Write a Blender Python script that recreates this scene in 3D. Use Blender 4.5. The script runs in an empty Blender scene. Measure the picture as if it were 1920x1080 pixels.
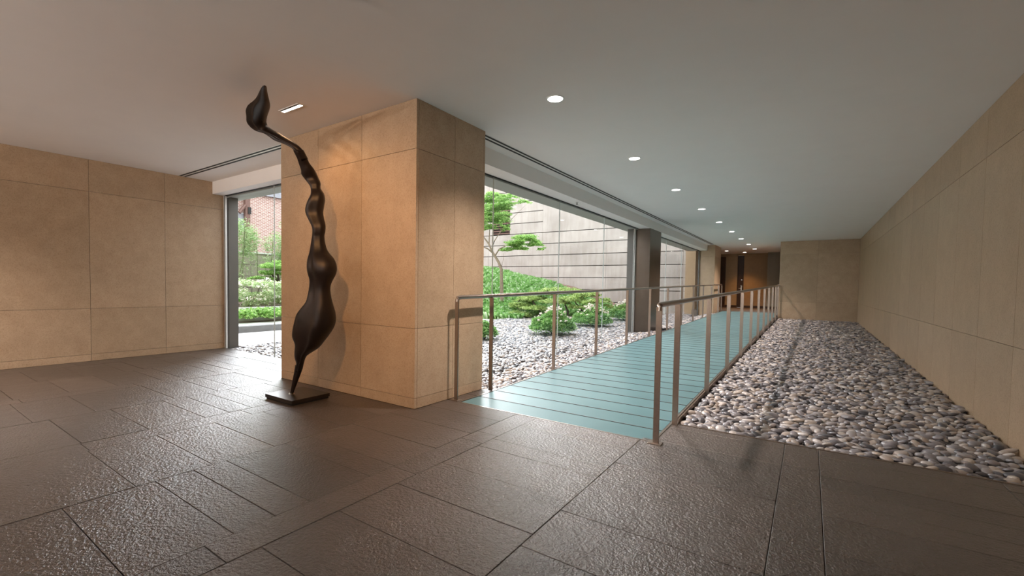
import bpy, math, random
import numpy as np
from mathutils import Vector, Matrix

# ------------------------------------------------------------------ camera
W, H = 1920.0, 1080.0
F_PX, PX, PY = 846.14, 926.4, 565.62
YAW, PITCH, ROLL = math.radians(34.9355), math.radians(2.0205), math.radians(0.851)
EYE = 1.165
fwd = Vector((-math.sin(YAW) * math.cos(PITCH), math.cos(YAW) * math.cos(PITCH), -math.sin(PITCH)))
rgt0 = Vector((math.cos(YAW), math.sin(YAW), 0))
up0 = rgt0.cross(fwd)
rgt = rgt0 * math.cos(ROLL) + up0 * math.sin(ROLL)
upv = up0 * math.cos(ROLL) - rgt0 * math.sin(ROLL)
SC = bpy.context.scene
cd = bpy.data.cameras.new('camera')
cam = bpy.data.objects.new('camera', cd)
SC.collection.objects.link(cam)
cam.matrix_world = Matrix(((rgt.x, upv.x, -fwd.x, 0), (rgt.y, upv.y, -fwd.y, 0), (rgt.z, upv.z, -fwd.z, EYE), (0, 0, 0, 1)))
cd.sensor_width = 36
cd.lens = F_PX / W * 36
cd.shift_x = (W / 2 - PX) / W
cd.shift_y = (PY - H / 2) / W
cd.clip_end = 300
SC.camera = cam
# ------------------------------------------------------------------ world, exposure, lights
SC.view_settings.view_transform = 'Standard'
SC.view_settings.look = 'None'
SC.view_settings.exposure = 0.92
SC.view_settings.gamma = 1.0
SC.view_settings.use_curve_mapping = False
SC.cycles.max_bounces = 10
SC.cycles.diffuse_bounces = 6
SC.cycles.glossy_bounces = 4
SC.cycles.transparent_max_bounces = 16
SC.cycles.caustics_reflective = False
SC.cycles.caustics_refractive = False
SC.cycles.sample_clamp_indirect = 6
SKY = 2.4
wd = bpy.data.worlds.new('overcast_sky'); SC.world = wd; wd.use_nodes = True
nt = wd.node_tree; nt.nodes.clear()
_o = nt.nodes.new('ShaderNodeOutputWorld'); _b = nt.nodes.new('ShaderNodeBackground')
_tc = nt.nodes.new('ShaderNodeTexCoord'); _sx = nt.nodes.new('ShaderNodeSeparateXYZ'); _cr = nt.nodes.new('ShaderNodeValToRGB')
nt.links.new(_tc.outputs['Generated'], _sx.inputs[0]); nt.links.new(_sx.outputs['Z'], _cr.inputs[0])
_cr.color_ramp.elements[0].color = (1.0, 1.0, 1.0, 1); _cr.color_ramp.elements[1].color = (0.86, 0.93, 1.0, 1)
nt.links.new(_cr.outputs[0], _b.inputs[0]); _b.inputs[1].default_value = SKY
nt.links.new(_b.outputs[0], _o.inputs[0])
_s = bpy.data.lights.new('veiled_sun', 'SUN'); _s.energy = 2.6; _s.angle = math.radians(28); _s.color = (0.93, 0.96, 1.0)
_so = bpy.data.objects.new('veiled_sun', _s); SC.collection.objects.link(_so)
_so.rotation_euler = Vector((0.76, -0.65, -0.50)).to_track_quat('-Z', 'Y').to_euler()
P_DOWN = 220          # each ceiling downlight
P_ART = 95          # gallery spot on the sculpture
P_SLOT = 9          # warm slot lamp over the sculpture
P_HALL = 95
P_FILL = 170            # fill uplights added on the lobby's back wall
WARM = (1.0, 0.52, 0.19)
NEUT = (1.0, 0.87, 0.80)

rnd = random.Random(7)
nr = np.random.default_rng(11)
CH = 2.868           # ceiling height


def ray(x, y):
    return fwd + rgt * ((x - PX) / F_PX) - upv * ((y - PY) / F_PX)


def atY(x, y, Y):
    d = ray(x, y); return Vector((0, 0, EYE)) + d * (Y / d.y)


def atX(x, y, X):
    d = ray(x, y); return Vector((0, 0, EYE)) + d * (X / d.x)


def atZ(x, y, Z):
    d = ray(x, y); return Vector((0, 0, EYE)) + d * ((Z - EYE) / d.z)


# ------------------------------------------------------------------ materials
class N:
    def __init__(s, name):
        s.m = bpy.data.materials.new(name); s.m.use_nodes = True
        s.t = s.m.node_tree; s.b = s.t.nodes['Principled BSDF']; s.out = s.t.nodes['Material Output']

    def n(s, typ, **kw):
        o = s.t.nodes.new(typ)
        for k, v in kw.items():
            if hasattr(o, k): setattr(o, k, v)
        return o

    def l(s, a, b): s.t.links.new(a, b)

    def set(s, **kw):
        for k, v in kw.items():
            k = k.replace('_', ' ')
            i = s.b.inputs[k]
            i.default_value = (*v, 1) if isinstance(v, tuple) and len(v) == 3 else v
        return s

    def coord(s, kind='Object', scale=(1, 1, 1)):
        tc = s.n('ShaderNodeTexCoord'); mp = s.n('ShaderNodeMapping')
        mp.inputs['Scale'].default_value = scale
        s.l(tc.outputs[kind], mp.inputs[0]); return mp.outputs[0]

    def pos(s, scale=(1, 1, 1)):
        g = s.n('ShaderNodeNewGeometry'); mp = s.n('ShaderNodeMapping')
        mp.inputs['Scale'].default_value = scale
        s.l(g.outputs['Position'], mp.inputs[0]); return mp.outputs[0]

    def noise(s, vec, scale, detail=4, rough=0.55):
        x = s.n('ShaderNodeTexNoise'); x.inputs['Scale'].default_value = scale
        x.inputs['Detail'].default_value = detail; x.inputs['Roughness'].default_value = rough
        s.l(vec, x.inputs['Vector']); return x.outputs['Fac']

    def ramp(s, fac, stops):
        r = s.n('ShaderNodeValToRGB'); e = r.color_ramp.elements
        while len(e) < len(stops): e.new(0.5)
        for i, (p, c) in enumerate(stops):
            e[i].position = p; e[i].color = (*c, 1)
        s.l(fac, r.inputs[0]); return r.outputs[0]

    def mul(s, a, b, fac=1.0, mode='MULTIPLY'):
        x = s.n('ShaderNodeMix'); x.data_type = 'RGBA'; x.blend_type = mode; x.inputs[0].default_value = fac
        for v, i in ((a, 6), (b, 7)):
            if isinstance(v, tuple): x.inputs[i].default_value = (*v, 1)
            else: s.l(v, x.inputs[i])
        return x.outputs[2]

    def bump(s, h, strength=0.3, dist=0.01):
        b = s.n('ShaderNodeBump'); b.inputs['Strength'].default_value = strength; b.inputs['Distance'].default_value = dist
        s.l(h, b.inputs['Height']); s.l(b.outputs[0], s.b.inputs['Normal']); return b

    def color(s, c): s.l(c, s.b.inputs['Base Color']); return s


def m_stone(name, base, dark):
    k = N(name); v = k.pos()
    a = k.noise(v, 5.0, 8, 0.7); fine = k.noise(v, 85, 4, 0.7); pit = k.noise(v, 210, 2, 0.5)
    c = k.ramp(a, [(0.3, dark), (0.7, base)])
    c2 = k.ramp(fine, [(0.30, (0.72, 0.66, 0.58)), (0.5, (1, 1, 1)), (0.75, (1.05, 1.04, 1.03))])
    c3 = k.ramp(pit, [(0.30, (0.80, 0.76, 0.7)), (0.40, (1, 1, 1))])
    oi = k.n('ShaderNodeObjectInfo'); rv = k.ramp(oi.outputs['Random'], [(0, (0.93, 0.92, 0.9)), (1, (1.05, 1.04, 1.03))])
    k.color(k.mul(k.mul(k.mul(c, c2), c3), rv)); k.set(Roughness=0.42)
    k.bump(fine, 0.12, 0.004); return k.m


def m_plain(name, col, rough=0.5, metal=0.0, var=0.0, scale=20, bump=0.0):
    k = N(name); k.set(Roughness=rough, Metallic=metal)
    f = k.noise(k.pos(), scale, 4)
    lo = tuple(x * (1 - var) for x in col); hi = tuple(min(1, x * (1 + var)) for x in col)
    k.color(k.ramp(f, [(0.3, lo), (0.7, hi)]))
    if bump: k.bump(f, bump, 0.01)
    return k.m


def m_emit(name, col, st):
    k = N(name); k.set(Base_Color=col); k.b.inputs['Emission Color'].default_value = (*col, 1); k.b.inputs['Emission Strength'].default_value = st
    return k.m


M = {}
M['lime'] = m_stone('honed_limestone', (0.50, 0.37, 0.25), (0.42, 0.30, 0.197))
M['paint'] = m_plain('ceiling_paint', (0.93, 0.905, 0.89), 0.8, 0, 0.01, 3)
M['black'] = m_plain('black_and_slot_shadow', (0.012, 0.012, 0.012), 0.7)  # black parts, and the shade put into the open diffuser slots
M['steel'] = m_plain('satin_stainless', (0.38, 0.315, 0.27), 0.30, 1.0, 0.05, 60)
M['joint_metal'] = m_plain('joint_metal', (0.10, 0.085, 0.08), 0.4, 0.6, 0.08, 50)
M['steel_hi'] = m_plain('bright_stainless', (0.72, 0.69, 0.66), 0.25, 1.0, 0.04, 60)
M['fascia'] = m_plain('bronze_channel', (0.20, 0.145, 0.11), 0.4, 0.8, 0.08, 40)
M['bronzecol'] = m_plain('dark_bronze_cladding', (0.13, 0.105, 0.085), 0.30, 0.75, 0.05, 6)
M['fin'] = m_plain('grey_metal_fin', (0.12, 0.115, 0.105), 0.5, 0.4, 0.05, 6)
M['lintel'] = m_plain('grey_lintel_metal', (0.36, 0.37, 0.34), 0.6, 0.1, 0.05, 6)
M['white_metal'] = m_plain('white_aluminium', (0.8, 0.8, 0.78), 0.35, 0.2, 0.02)
M['emit'] = m_emit('lamp_face', (1.0, 0.96, 0.9), 9)
M['emit_slot'] = m_emit('slot_lamp_face', (1.0, 0.90, 0.78), 8)
M['soil'] = m_plain('garden_soil', (0.10, 0.065, 0.045), 0.95, 0, 0.4, 14, 0.6)
M['bedshade'] = m_plain('pebble_gap_shade', (0.02, 0.018, 0.02), 0.9)  # base blackened to stand for shade in the gaps between pebbles
M['mulch'] = m_plain('bark_mulch', (0.20, 0.12, 0.085), 0.95, 0, 0.5, 30, 0.8)
M['paving'] = m_plain('pale_paving', (0.62, 0.60, 0.58), 0.75, 0, 0.06, 2)
M['kerb'] = m_plain('grey_kerb', (0.13, 0.13, 0.125), 0.8, 0, 0.15, 6)
M['bark'] = m_plain('tree_bark', (0.17, 0.13, 0.085), 0.9, 0, 0.35, 30, 0.5)
M['darkbark'] = m_plain('dark_bark', (0.05, 0.035, 0.03), 0.9, 0, 0.35, 30, 0.5)
M['cane'] = m_plain('bamboo_cane', (0.10, 0.12, 0.05), 0.6, 0, 0.3, 8)
M['brown'] = m_plain('brown_painted_steel', (0.14, 0.075, 0.06), 0.5, 0.2, 0.1)
M['wood'] = m_plain('dark_brown_door', (0.045, 0.022, 0.013), 0.45, 0, 0.25, 6)
M['brownwall'] = m_plain('brown_fabric_wall', (0.36, 0.25, 0.15), 0.85, 0, 0.06, 8)
M['tanwall'] = m_plain('tan_fabric_wall', (0.42, 0.32, 0.21), 0.85, 0, 0.06, 8)
M['greywall'] = m_plain('grey_wall', (0.27, 0.26, 0.22), 0.8, 0, 0.05, 4)
M['roof'] = m_plain('grey_roofing', (0.30, 0.31, 0.34), 0.8, 0, 0.2, 3)
M['render'] = m_plain('pale_render', (0.55, 0.55, 0.52), 0.8, 0, 0.1, 3)

k = N('board_marked_concrete'); v = k.pos((1, 1, 0.12))
c = k.ramp(k.noise(k.pos(), 0.9, 5, 0.6), [(0.3, (0.335, 0.295, 0.265)), (0.7, (0.46, 0.415, 0.38))])
c2 = k.ramp(k.noise(v, 7, 4), [(0.35, (0.88, 0.87, 0.85)), (0.6, (1, 1, 1))])
oi = k.n('ShaderNodeObjectInfo'); rv = k.ramp(oi.outputs['Random'], [(0, (0.92, 0.92, 0.92)), (1, (1.05, 1.05, 1.05))])
k.color(k.mul(k.mul(c, c2), rv)).set(Roughness=0.8); M['concrete'] = k.m

k = N('flamed_granite'); v = k.pos()
c = k.ramp(k.noise(v, 260, 3, 0.7), [(0.35, (0.036, 0.026, 0.020)), (0.60, (0.085, 0.063, 0.049)), (0.78, (0.20, 0.165, 0.14))])
oi = k.n('ShaderNodeObjectInfo'); rv = k.ramp(oi.outputs['Random'], [(0, (0.72, 0.70, 0.69)), (1, (1.12, 1.10, 1.09))])
k.color(k.mul(c, rv)); k.set(Roughness=0.31, IOR=1.8)
h1 = k.noise(v, 52, 3, 0.65); h2 = k.noise(k.pos((1, 1.0, 1)), 5, 2)
mm = k.n('ShaderNodeMath'); mm.operation = 'MULTIPLY_ADD'; k.l(h1, mm.inputs[0]); mm.inputs[1].default_value = 1.0; k.l(h2, mm.inputs[2])
k.bump(mm.outputs[0], 0.6, 0.020); M['granite'] = k.m
M['grout'] = m_plain('floor_grout', (0.085, 0.06, 0.045), 0.8)

k = N('frosted_teal_glass'); v = k.pos()
c = k.ramp(k.noise(v, 1.3, 3), [(0.3, (0.070, 0.150, 0.162)), (0.7, (0.098, 0.190, 0.204))])
oi = k.n('ShaderNodeObjectInfo'); rv = k.ramp(oi.outputs['Random'], [(0, (0.93, 0.94, 0.94)), (1, (1.06, 1.05, 1.05))])
k.color(k.mul(c, rv)); k.set(Roughness=0.32, Specular_IOR_Level=0.45)
k.bump(k.noise(v, 220, 2), 0.05, 0.002); M['teal'] = k.m

k = N('clear_glazing'); k.t.nodes.remove(k.b)
tr = k.n('ShaderNodeBsdfTransparent'); tr.inputs[0].default_value = (0.97, 0.975, 0.975, 1)
gl = k.n('ShaderNodeBsdfGlossy'); gl.inputs['Roughness'].default_value = 0.0
fr = k.n('ShaderNodeLayerWeight'); fr.inputs['Blend'].default_value = 0.5
pw = k.n('ShaderNodeMath'); pw.operation = 'POWER'; k.l(fr.outputs['Facing'], pw.inputs[0]); pw.inputs[1].default_value = 5.0
ml = k.n('ShaderNodeMath'); ml.operation = 'MULTIPLY_ADD'; k.l(pw.outputs[0], ml.inputs[0]); ml.inputs[1].default_value = 0.5; ml.inputs[2].default_value = 0.02
mx = k.n('ShaderNodeMixShader'); k.l(ml.outputs[0], mx.inputs[0]); k.l(tr.outputs[0], mx.inputs[1]); k.l(gl.outputs[0], mx.inputs[2])
k.l(mx.outputs[0], k.out.inputs[0]); M['glass'] = k.m
M['glassedge'] = m_plain('glass_joint', (0.62, 0.68, 0.66), 0.2)

k = N('river_pebble'); oi = k.n('ShaderNodeObjectInfo')
c = k.ramp(oi.outputs['Random'], [(0.0, (0.06, 0.058, 0.065)), (0.3, (0.19, 0.175, 0.185)), (0.55, (0.30, 0.28, 0.285)), (0.8, (0.38, 0.31, 0.255)), (1.0, (0.56, 0.52, 0.50))])
n1 = k.ramp(k.noise(k.coord('Object'), 25, 4), [(0.3, (0.85, 0.85, 0.85)), (0.7, (1.08, 1.08, 1.08))])
k.color(k.mul(c, n1)); k.set(Roughness=0.30); M['pebble'] = k.m

k = N('dark_bronze'); v = k.pos()
k.color(k.ramp(k.noise(v, 6, 4), [(0.3, (0.009, 0.005, 0.004)), (0.7, (0.022, 0.012, 0.008))])); k.set(Metallic=0.35, Roughness=0.46)
k.bump(k.noise(v, 14, 2), 0.08, 0.02); M['bronze'] = k.m
M['plate'] = m_plain('dark_plinth_steel', (0.035, 0.026, 0.022), 0.35, 0.5, 0.2)

k = N('red_brickwork'); tc = k.n('ShaderNodeNewGeometry'); sx = k.n('ShaderNodeSeparateXYZ'); cx = k.n('ShaderNodeCombineXYZ')
k.l(tc.outputs['Position'], sx.inputs[0]); k.l(sx.outputs['Y'], cx.inputs[0]); k.l(sx.outputs['Z'], cx.inputs[1])
bt = k.n('ShaderNodeTexBrick'); k.l(cx.outputs[0], bt.inputs['Vector']); bt.inputs['Scale'].default_value = 1.0
bt.inputs['Brick Width'].default_value = 0.22; bt.inputs['Row Height'].default_value = 0.072; bt.inputs['Mortar Size'].default_value = 0.013
bt.inputs['Color1'].default_value = (0.26, 0.115, 0.09, 1); bt.inputs['Color2'].default_value = (0.36, 0.20, 0.16, 1); bt.inputs['Mortar'].default_value = (0.62, 0.55, 0.50, 1)
k.color(bt.outputs['Color']).set(Roughness=0.9); M['brick'] = k.m
M['khaki'] = m_plain('khaki_block', (0.30, 0.29, 0.215), 0.85, 0, 0.1, 3)


def m_leaf(name, a, b, c3=None):
    k = N(name)
    g = k.n('ShaderNodeNewGeometry')
    stops = [(0, a), (0.7, b)] + ([(1.0, c3)] if c3 else [])
    col = k.ramp(g.outputs['Random Per Island'], stops)
    k.color(col); k.set(Roughness=0.5)
    tl = k.n('ShaderNodeBsdfTranslucent'); k.l(col, tl.inputs[0])
    mx = k.n('ShaderNodeMixShader'); mx.inputs[0].default_value = 0.45
    k.l(k.b.outputs[0], mx.inputs[1]); k.l(tl.outputs[0], mx.inputs[2]); k.l(mx.outputs[0], k.out.inputs[0])
    return k.m


M['lf_maple'] = m_leaf('maple_leaf', (0.12, 0.28, 0.05), (0.30, 0.52, 0.12), (0.60, 0.78, 0.32))
M['lf_yew'] = m_leaf('yew_leaf', (0.14, 0.24, 0.05), (0.42, 0.56, 0.16), (0.72, 0.82, 0.38))
M['lf_bush'] = m_leaf('bush_leaf', (0.08, 0.22, 0.04), (0.28, 0.52, 0.13), (0.60, 0.80, 0.38))
M['lf_grass'] = m_leaf('grass_blade', (0.16, 0.40, 0.08), (0.46, 0.76, 0.28), (0.88, 0.97, 0.74))
M['lf_bamboo'] = m_leaf('bamboo_leaf', (0.16, 0.28, 0.09), (0.36, 0.52, 0.22), (0.68, 0.78, 0.52))
M['lf_pale'] = m_leaf('pale_leaf', (0.30, 0.42, 0.18), (0.55, 0.68, 0.36), (0.82, 0.84, 0.68))
M['flower'] = m_leaf('blossom', (0.88, 0.74, 0.66), (0.94, 0.88, 0.80), (1.0, 0.97, 0.92))

# ------------------------------------------------------------------ object helpers
COL = SC.collection


def tag(o, label=None, cat=None, group=None, kind=None):
    if label: o['label'] = label
    if cat: o['category'] = cat
    if group: o['group'] = group
    if kind: o['kind'] = kind
    return o


def empty(name, loc=(0, 0, 0), kind=None):
    o = bpy.data.objects.new(name, None); o.location = loc; o.empty_display_size = 0.1; COL.objects.link(o)
    if kind: o['kind'] = kind
    return o


def obj(name, verts, faces, mat, parent=None, smooth=False, loc=None, kind=None):
    me = bpy.data.meshes.new(name); me.from_pydata([tuple(v) for v in verts], [], faces); me.update()
    me.materials.append(M[mat] if isinstance(mat, str) else mat)
    if smooth: me.polygons.foreach_set('use_smooth', [True] * len(me.polygons))
    o = bpy.data.objects.new(name, me); COL.objects.link(o)
    if parent is not None:
        o.parent = parent
        pl = parent.location
        if loc is None and pl.length > 0:
            o.location = -Vector(pl) if parent.parent is None else (0, 0, 0)
    if loc is not None: o.location = loc
    if kind: o['kind'] = kind
    return o


BF = [(0, 3, 2, 1), (4, 5, 6, 7), (0, 1, 5, 4), (1, 2, 6, 5), (2, 3, 7, 6), (3, 0, 4, 7)]


class MB:
    def __init__(s): s.v = []; s.f = []

    def add(s, vs, fs):
        n = len(s.v); s.v += [tuple(v) for v in vs]; s.f += [tuple(i + n for i in f) for f in fs]; return s

    def box(s, x0, x1, y0, y1, z0, z1):
        return s.add([(x0, y0, z0), (x1, y0, z0), (x1, y1, z0), (x0, y1, z0), (x0, y0, z1), (x1, y0, z1), (x1, y1, z1), (x0, y1, z1)], BF)

    def cbox(s, x0, x1, y0, y1, z0, z1, c=0.003):
        """box with chamfered vertical and top edges"""
        def rg(x0, x1, y0, y1, z, c):
            return [(x0 + c, y0, z), (x1 - c, y0, z), (x1, y0 + c, z), (x1, y1 - c, z), (x1 - c, y1, z), (x0 + c, y1, z), (x0, y1 - c, z), (x0, y0 + c, z)]
        v = rg(x0, x1, y0, y1, z0, c) + rg(x0, x1, y0, y1, z1 - c, c) + rg(x0 + c, x1 - c, y0 + c, y1 - c, z1, c)
        f = [tuple(range(7, -1, -1)), tuple(range(16, 24))]
        for r in (0, 8):
            for i in range(8):
                j = (i + 1) % 8; f.append((r + i, r + j, r + 8 + j, r + 8 + i))
        return s.add(v, f)

    def ring(s, c, r0, r1, z0, z1, n=28):
        v = []; f = []
        for i in range(n):
            a = 2 * math.pi * i / n; x, y = math.cos(a), math.sin(a)
            v += [(c[0] + r0 * x, c[1] + r0 * y, z0), (c[0] + r1 * x, c[1] + r1 * y, z0), (c[0] + r1 * x, c[1] + r1 * y, z1), (c[0] + r0 * x, c[1] + r0 * y, z1)]
        for i in range(n):
            a = 4 * i; b = 4 * ((i + 1) % n)
            for q in range(4): f.append((a + q, b + q, b + (q + 1) % 4, a + (q + 1) % 4))
        return s.add(v, f)

    def disc(s, c, r, z0, z1, n=28):
        v = [(c[0] + r * math.cos(2 * math.pi * i / n), c[1] + r * math.sin(2 * math.pi * i / n), z) for z in (z0, z1) for i in range(n)]
        f = [tuple(range(n - 1, -1, -1)), tuple(range(n, 2 * n))] + [(i, (i + 1) % n, n + (i + 1) % n, n + i) for i in range(n)]
        return s.add(v, f)

    def tube(s, pts, rad, n=10, sy=1.0):
        pts = [Vector(p) for p in pts]; m = len(pts)
        if not isinstance(rad, (list, tuple)): rad = [rad] * m
        v = []; f = []
        for i, p in enumerate(pts):
            t = (pts[min(i + 1, m - 1)] - pts[max(i - 1, 0)]).normalized()
            a = t.cross(Vector((0, 0, 1)) if abs(t.z) < 0.9 else Vector((1, 0, 0))).normalized(); b = t.cross(a)
            for q in range(n):
                w = 2 * math.pi * q / n; v.append(p + a * (rad[i] * math.cos(w)) + b * (rad[i] * sy * math.sin(w)))
        for i in range(m - 1):
            for q in range(n):
                r = (q + 1) % n; f.append((i * n + q, i * n + r, (i + 1) * n + r, (i + 1) * n + q))
        f.append(tuple(range(n - 1, -1, -1))); f.append(tuple((m - 1) * n + q for q in range(n)))
        return s.add(v, f)

    def obj(s, name, mat, parent=None, smooth=False, kind=None):
        o = obj(name, s.v, s.f, mat, parent, smooth, None, kind)
        if smooth: autosmooth(o)
        return o


def autosmooth(o, deg=40):
    me = o.data
    import bmesh
    bm = bmesh.new(); bm.from_mesh(me)
    for e in bm.edges:
        if len(e.link_faces) == 2 and e.calc_face_angle(0) > math.radians(deg): e.smooth = False
    bm.to_mesh(me); bm.free()


# ================================================================== SETTING: floor
GAP = 0.0035
floor = MB().box(-8.6, -2.83, -4.0, 3.785, -0.14, -0.012).box(-2.83, -0.93, -4.0, 3.475, -0.14, -0.012).box(-0.93, 1.3, -4.0, 4.045, -0.14, -0.012) \
    .box(-2.99, -2.83, 3.785, 4.07, -0.14, -0.012).obj('floor', 'grout', kind='structure')
tag(floor, 'dark brown flamed granite floor laid in staggered slabs')
strips = []
x = 1.3 - 0.0
XB = [1.30, 1.005, 0.09, -0.115, -1.03, -1.945, -2.15, -3.085, -4.0, -4.215, -5.13, -6.03, -6.22, -7.14, -8.05, -8.265, -8.42]
YJ = {3: [2.51, 2.91, 3.53, 4.045], 4: [1.82, 2.21, 2.61, 2.796, 3.208, 3.475], 5: [1.975, 2.66, 2.868, 3.475],
      6: [1.20, 1.39, 1.79, 1.99, 2.38, 2.79, 3.19], 7: [1.31, 1.715, 2.115, 2.30, 2.69], 8: [2.022], 9: [2.13, 2.33, 2.73],
      10: [2.434, 2.824, 3.228], 11: [2.917], 12: [2.685, 2.88], 13: [3.407]}


def tile(x0, x1, y0, y1):
    if x1 - x0 < 0.02 or y1 - y0 < 0.02: return
    dz = rnd.uniform(-0.0012, 0.0008)
    MB().cbox(x0 + GAP / 2, x1 - GAP / 2, y0 + GAP / 2, y1 - GAP / 2, -0.05, dz, 0.0015).obj('tile', 'granite', floor)


for i in range(len(XB) - 1):
    xa, xb = XB[i + 1], XB[i]
    ymax = 3.785 if xb <= -2.9 else (3.475 if xb <= -1.0 else 4.045)
    ys = [y for y in YJ.get(i, []) if y < ymax - 0.01]
    lo = ys[0] if ys else 2.4 + rnd.random() * 0.3; y = lo
    narrow = xb - xa < 0.25
    while y > -0.6:
        y -= rnd.choice([0.9, 1.1, 1.5]) if narrow else rnd.choice([0.2, 0.4, 0.4, 0.4, 0.6]); ys.append(y)
    hi = max(ys) if YJ.get(i) else lo; y = hi
    if lo not in ys: ys.append(lo)
    while y < ymax - 0.35:
        y += rnd.choice([0.9, 1.1]) if narrow else rnd.choice([0.4, 0.4, 0.2])
        if y < ymax - 0.08: ys.append(y)
    ys = sorted(ys) + [ymax]
    for a, b in zip(ys, ys[1:]):
        # cut the slabs around the stone pillar
        if xb > -5.25 and xa < -2.99 and b > 3.01:
            if a < 3.0: tile(xa, xb, a, min(b, 3.004))
            if b > 3.01:
                if xa < -5.25: tile(xa, -5.256, max(a, 3.0), b)
                if xb > -2.99: tile(-2.986, xb, max(a, 3.0), b)
        else: tile(xa, xb, a, b)
tile(-2.986, -2.835, 3.48, 3.78); tile(-2.986, -2.835, 3.785, 4.075)
MB().box(-8.42, 1.3, -4.0, -0.9, -0.012, -0.001).obj('rear_floor_slabs', 'granite', floor, kind='stuff')

# ------------------------------------------------------------------ ceiling, fascias
ceil = MB().box(-8.9, 1.7, -4.4, 4.15, CH, 3.5).box(-4.02, 1.7, 4.15, 25.2, CH, 3.5).obj('ceiling', 'paint', kind='structure')
tag(ceil, 'smooth pale grey plaster ceiling')
MB().box(-3.60, -3.31, 4.07, 19.2, 2.66, CH).obj('trim_1', 'paint', kind='structure')
MB().box(-8.42, -5.25, 3.60, 3.80, 2.66, CH).obj('trim_2', 'paint', kind='structure')
MB().box(-4.02, -3.605, 4.10, 19.2, 2.655, CH).box(-3.63, -3.605, 4.1, 19.2, 2.63, 2.655).obj('trim_3', 'lintel', kind='structure')
MB().box(-8.9, -3.6, 3.81, 4.10, 2.655, CH).box(-8.42, -5.25, 3.81, 3.83, 2.63, 2.655).obj('trim_4', 'lintel', kind='structure')
MB().box(-8.9, -4.02, 4.1, 4.15, 2.655, 3.5).obj('trim_5', 'lintel', kind='structure')
MB().box(-8.42, -5.256, 3.784, 3.80, -0.10, -0.002).obj('trim_6', 'kerb', kind='structure')
MB().box(-0.885, 1.3, 4.05, 4.066, -0.14, 0.003).obj('trim_7', 'fascia', kind='structure')

# ------------------------------------------------------------------ stone clad pillar
ZR = [0.0, 0.098, 0.7544, 2.4159, CH]
G = 0.0036


def panel_x(x0, x1, z0, z1, yf, th, sgn, parent):   # panel whose face looks along -Y (sgn=-1) or +Y
    a, b = (yf, yf + th) if sgn < 0 else (yf - th, yf)
    MB().box(x0 + G / 2, x1 - G / 2, a, b, z0 + G / 2, z1 - G / 2).obj('panel', 'lime', parent)


def panel_y(y0, y1, z0, z1, xf, th, sgn, parent):   # face looks along +X (sgn>0) or -X
    a, b = (xf - th, xf) if sgn > 0 else (xf, xf + th)
    MB().box(a, b, y0 + G / 2, y1 - G / 2, z0 + G / 2, z1 - G / 2).obj('panel', 'lime', parent)


M['joint'] = m_plain('stone_joint', (0.14, 0.085, 0.05), 0.9)
pillar = MB().box(-5.215, -3.03, 3.045, 4.035, 0, CH).obj('stone_pillar', 'joint', kind='structure')
tag(pillar, 'square pillar clad in honey limestone panels between the two windows')
for z0, z1 in zip(ZR, ZR[1:]):
    for x0, x1 in ((-5.254, -4.505), (-4.505, -3.765), (-3.765, -2.9924)):
        panel_x(x0, x1, z0, z1, 3.009, 0.03, -1, pillar)
        panel_x(x0, x1, z0, z1, 4.07, 0.03, 1, pillar)
    for y0, y1 in ((3.041, 3.553), (3.553, 4.038)):
        panel_y(y0, y1, z0, z1, -2.9924, 0.03, 1, pillar)
        panel_y(y0, y1, z0, z1, -5.254, 0.03, -1, pillar)

# ------------------------------------------------------------------ walls
wl = MB().box(-8.9, -8.45, -4.4, 3.80, -0.1, CH).obj('wall_left', 'joint', kind='structure')
tag(wl, 'side wall of pale limestone panels beside the window')
yl = [3.80, 2.9, 1.98, 1.06, 0.14, -0.78, -1.7, -2.6, -4.0]
for z0, z1 in zip(ZR, ZR[1:]):
    for a, b in zip(yl[1:], yl): panel_y(a, b, z0, z1, -8.42, 0.03, 1, wl)
# dark reveal outside the left window
MB().box(-8.9, -8.42, 3.86, 4.02, -0.1, 2.655).obj('trim_8', 'fin', kind='structure')

wr = MB().box(1.33, 1.7, -4.4, 18.9, -0.14, CH).obj('wall_right', 'joint', kind='structure')
tag(wr, 'long limestone wall along the pebble bed')
y = -4.0
while y < 18.8:
    b = min(y + 0.914, 18.85)
    for z0, z1 in zip([-0.12] + ZR[2:], ZR[2:]): panel_y(y, b, z0, z1, 1.30, 0.03, -1, wr)
    y = b
wf = MB().box(-0.86, 1.33, 18.88, 19.1, -0.3, CH).box(-0.86, -0.6, 18.88, 24.5, -0.14, CH).obj('wall_far', 'joint', kind='structure')
tag(wf, 'limestone wall end that closes the pebble bed')
for z0, z1 in zip([-0.12] + ZR[2:], ZR[2:]):
    for a, b in ((-0.89, 0.2), (0.2, 1.3)): panel_x(a, b, z0, z1, 18.85, 0.03, -1, wf)
    for a, b in ((18.88, 20.3), (20.3, 22.0), (22.0, 24.4)): panel_y(a, b, z0, z1, -0.89, 0.03, -1, wf)
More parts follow.
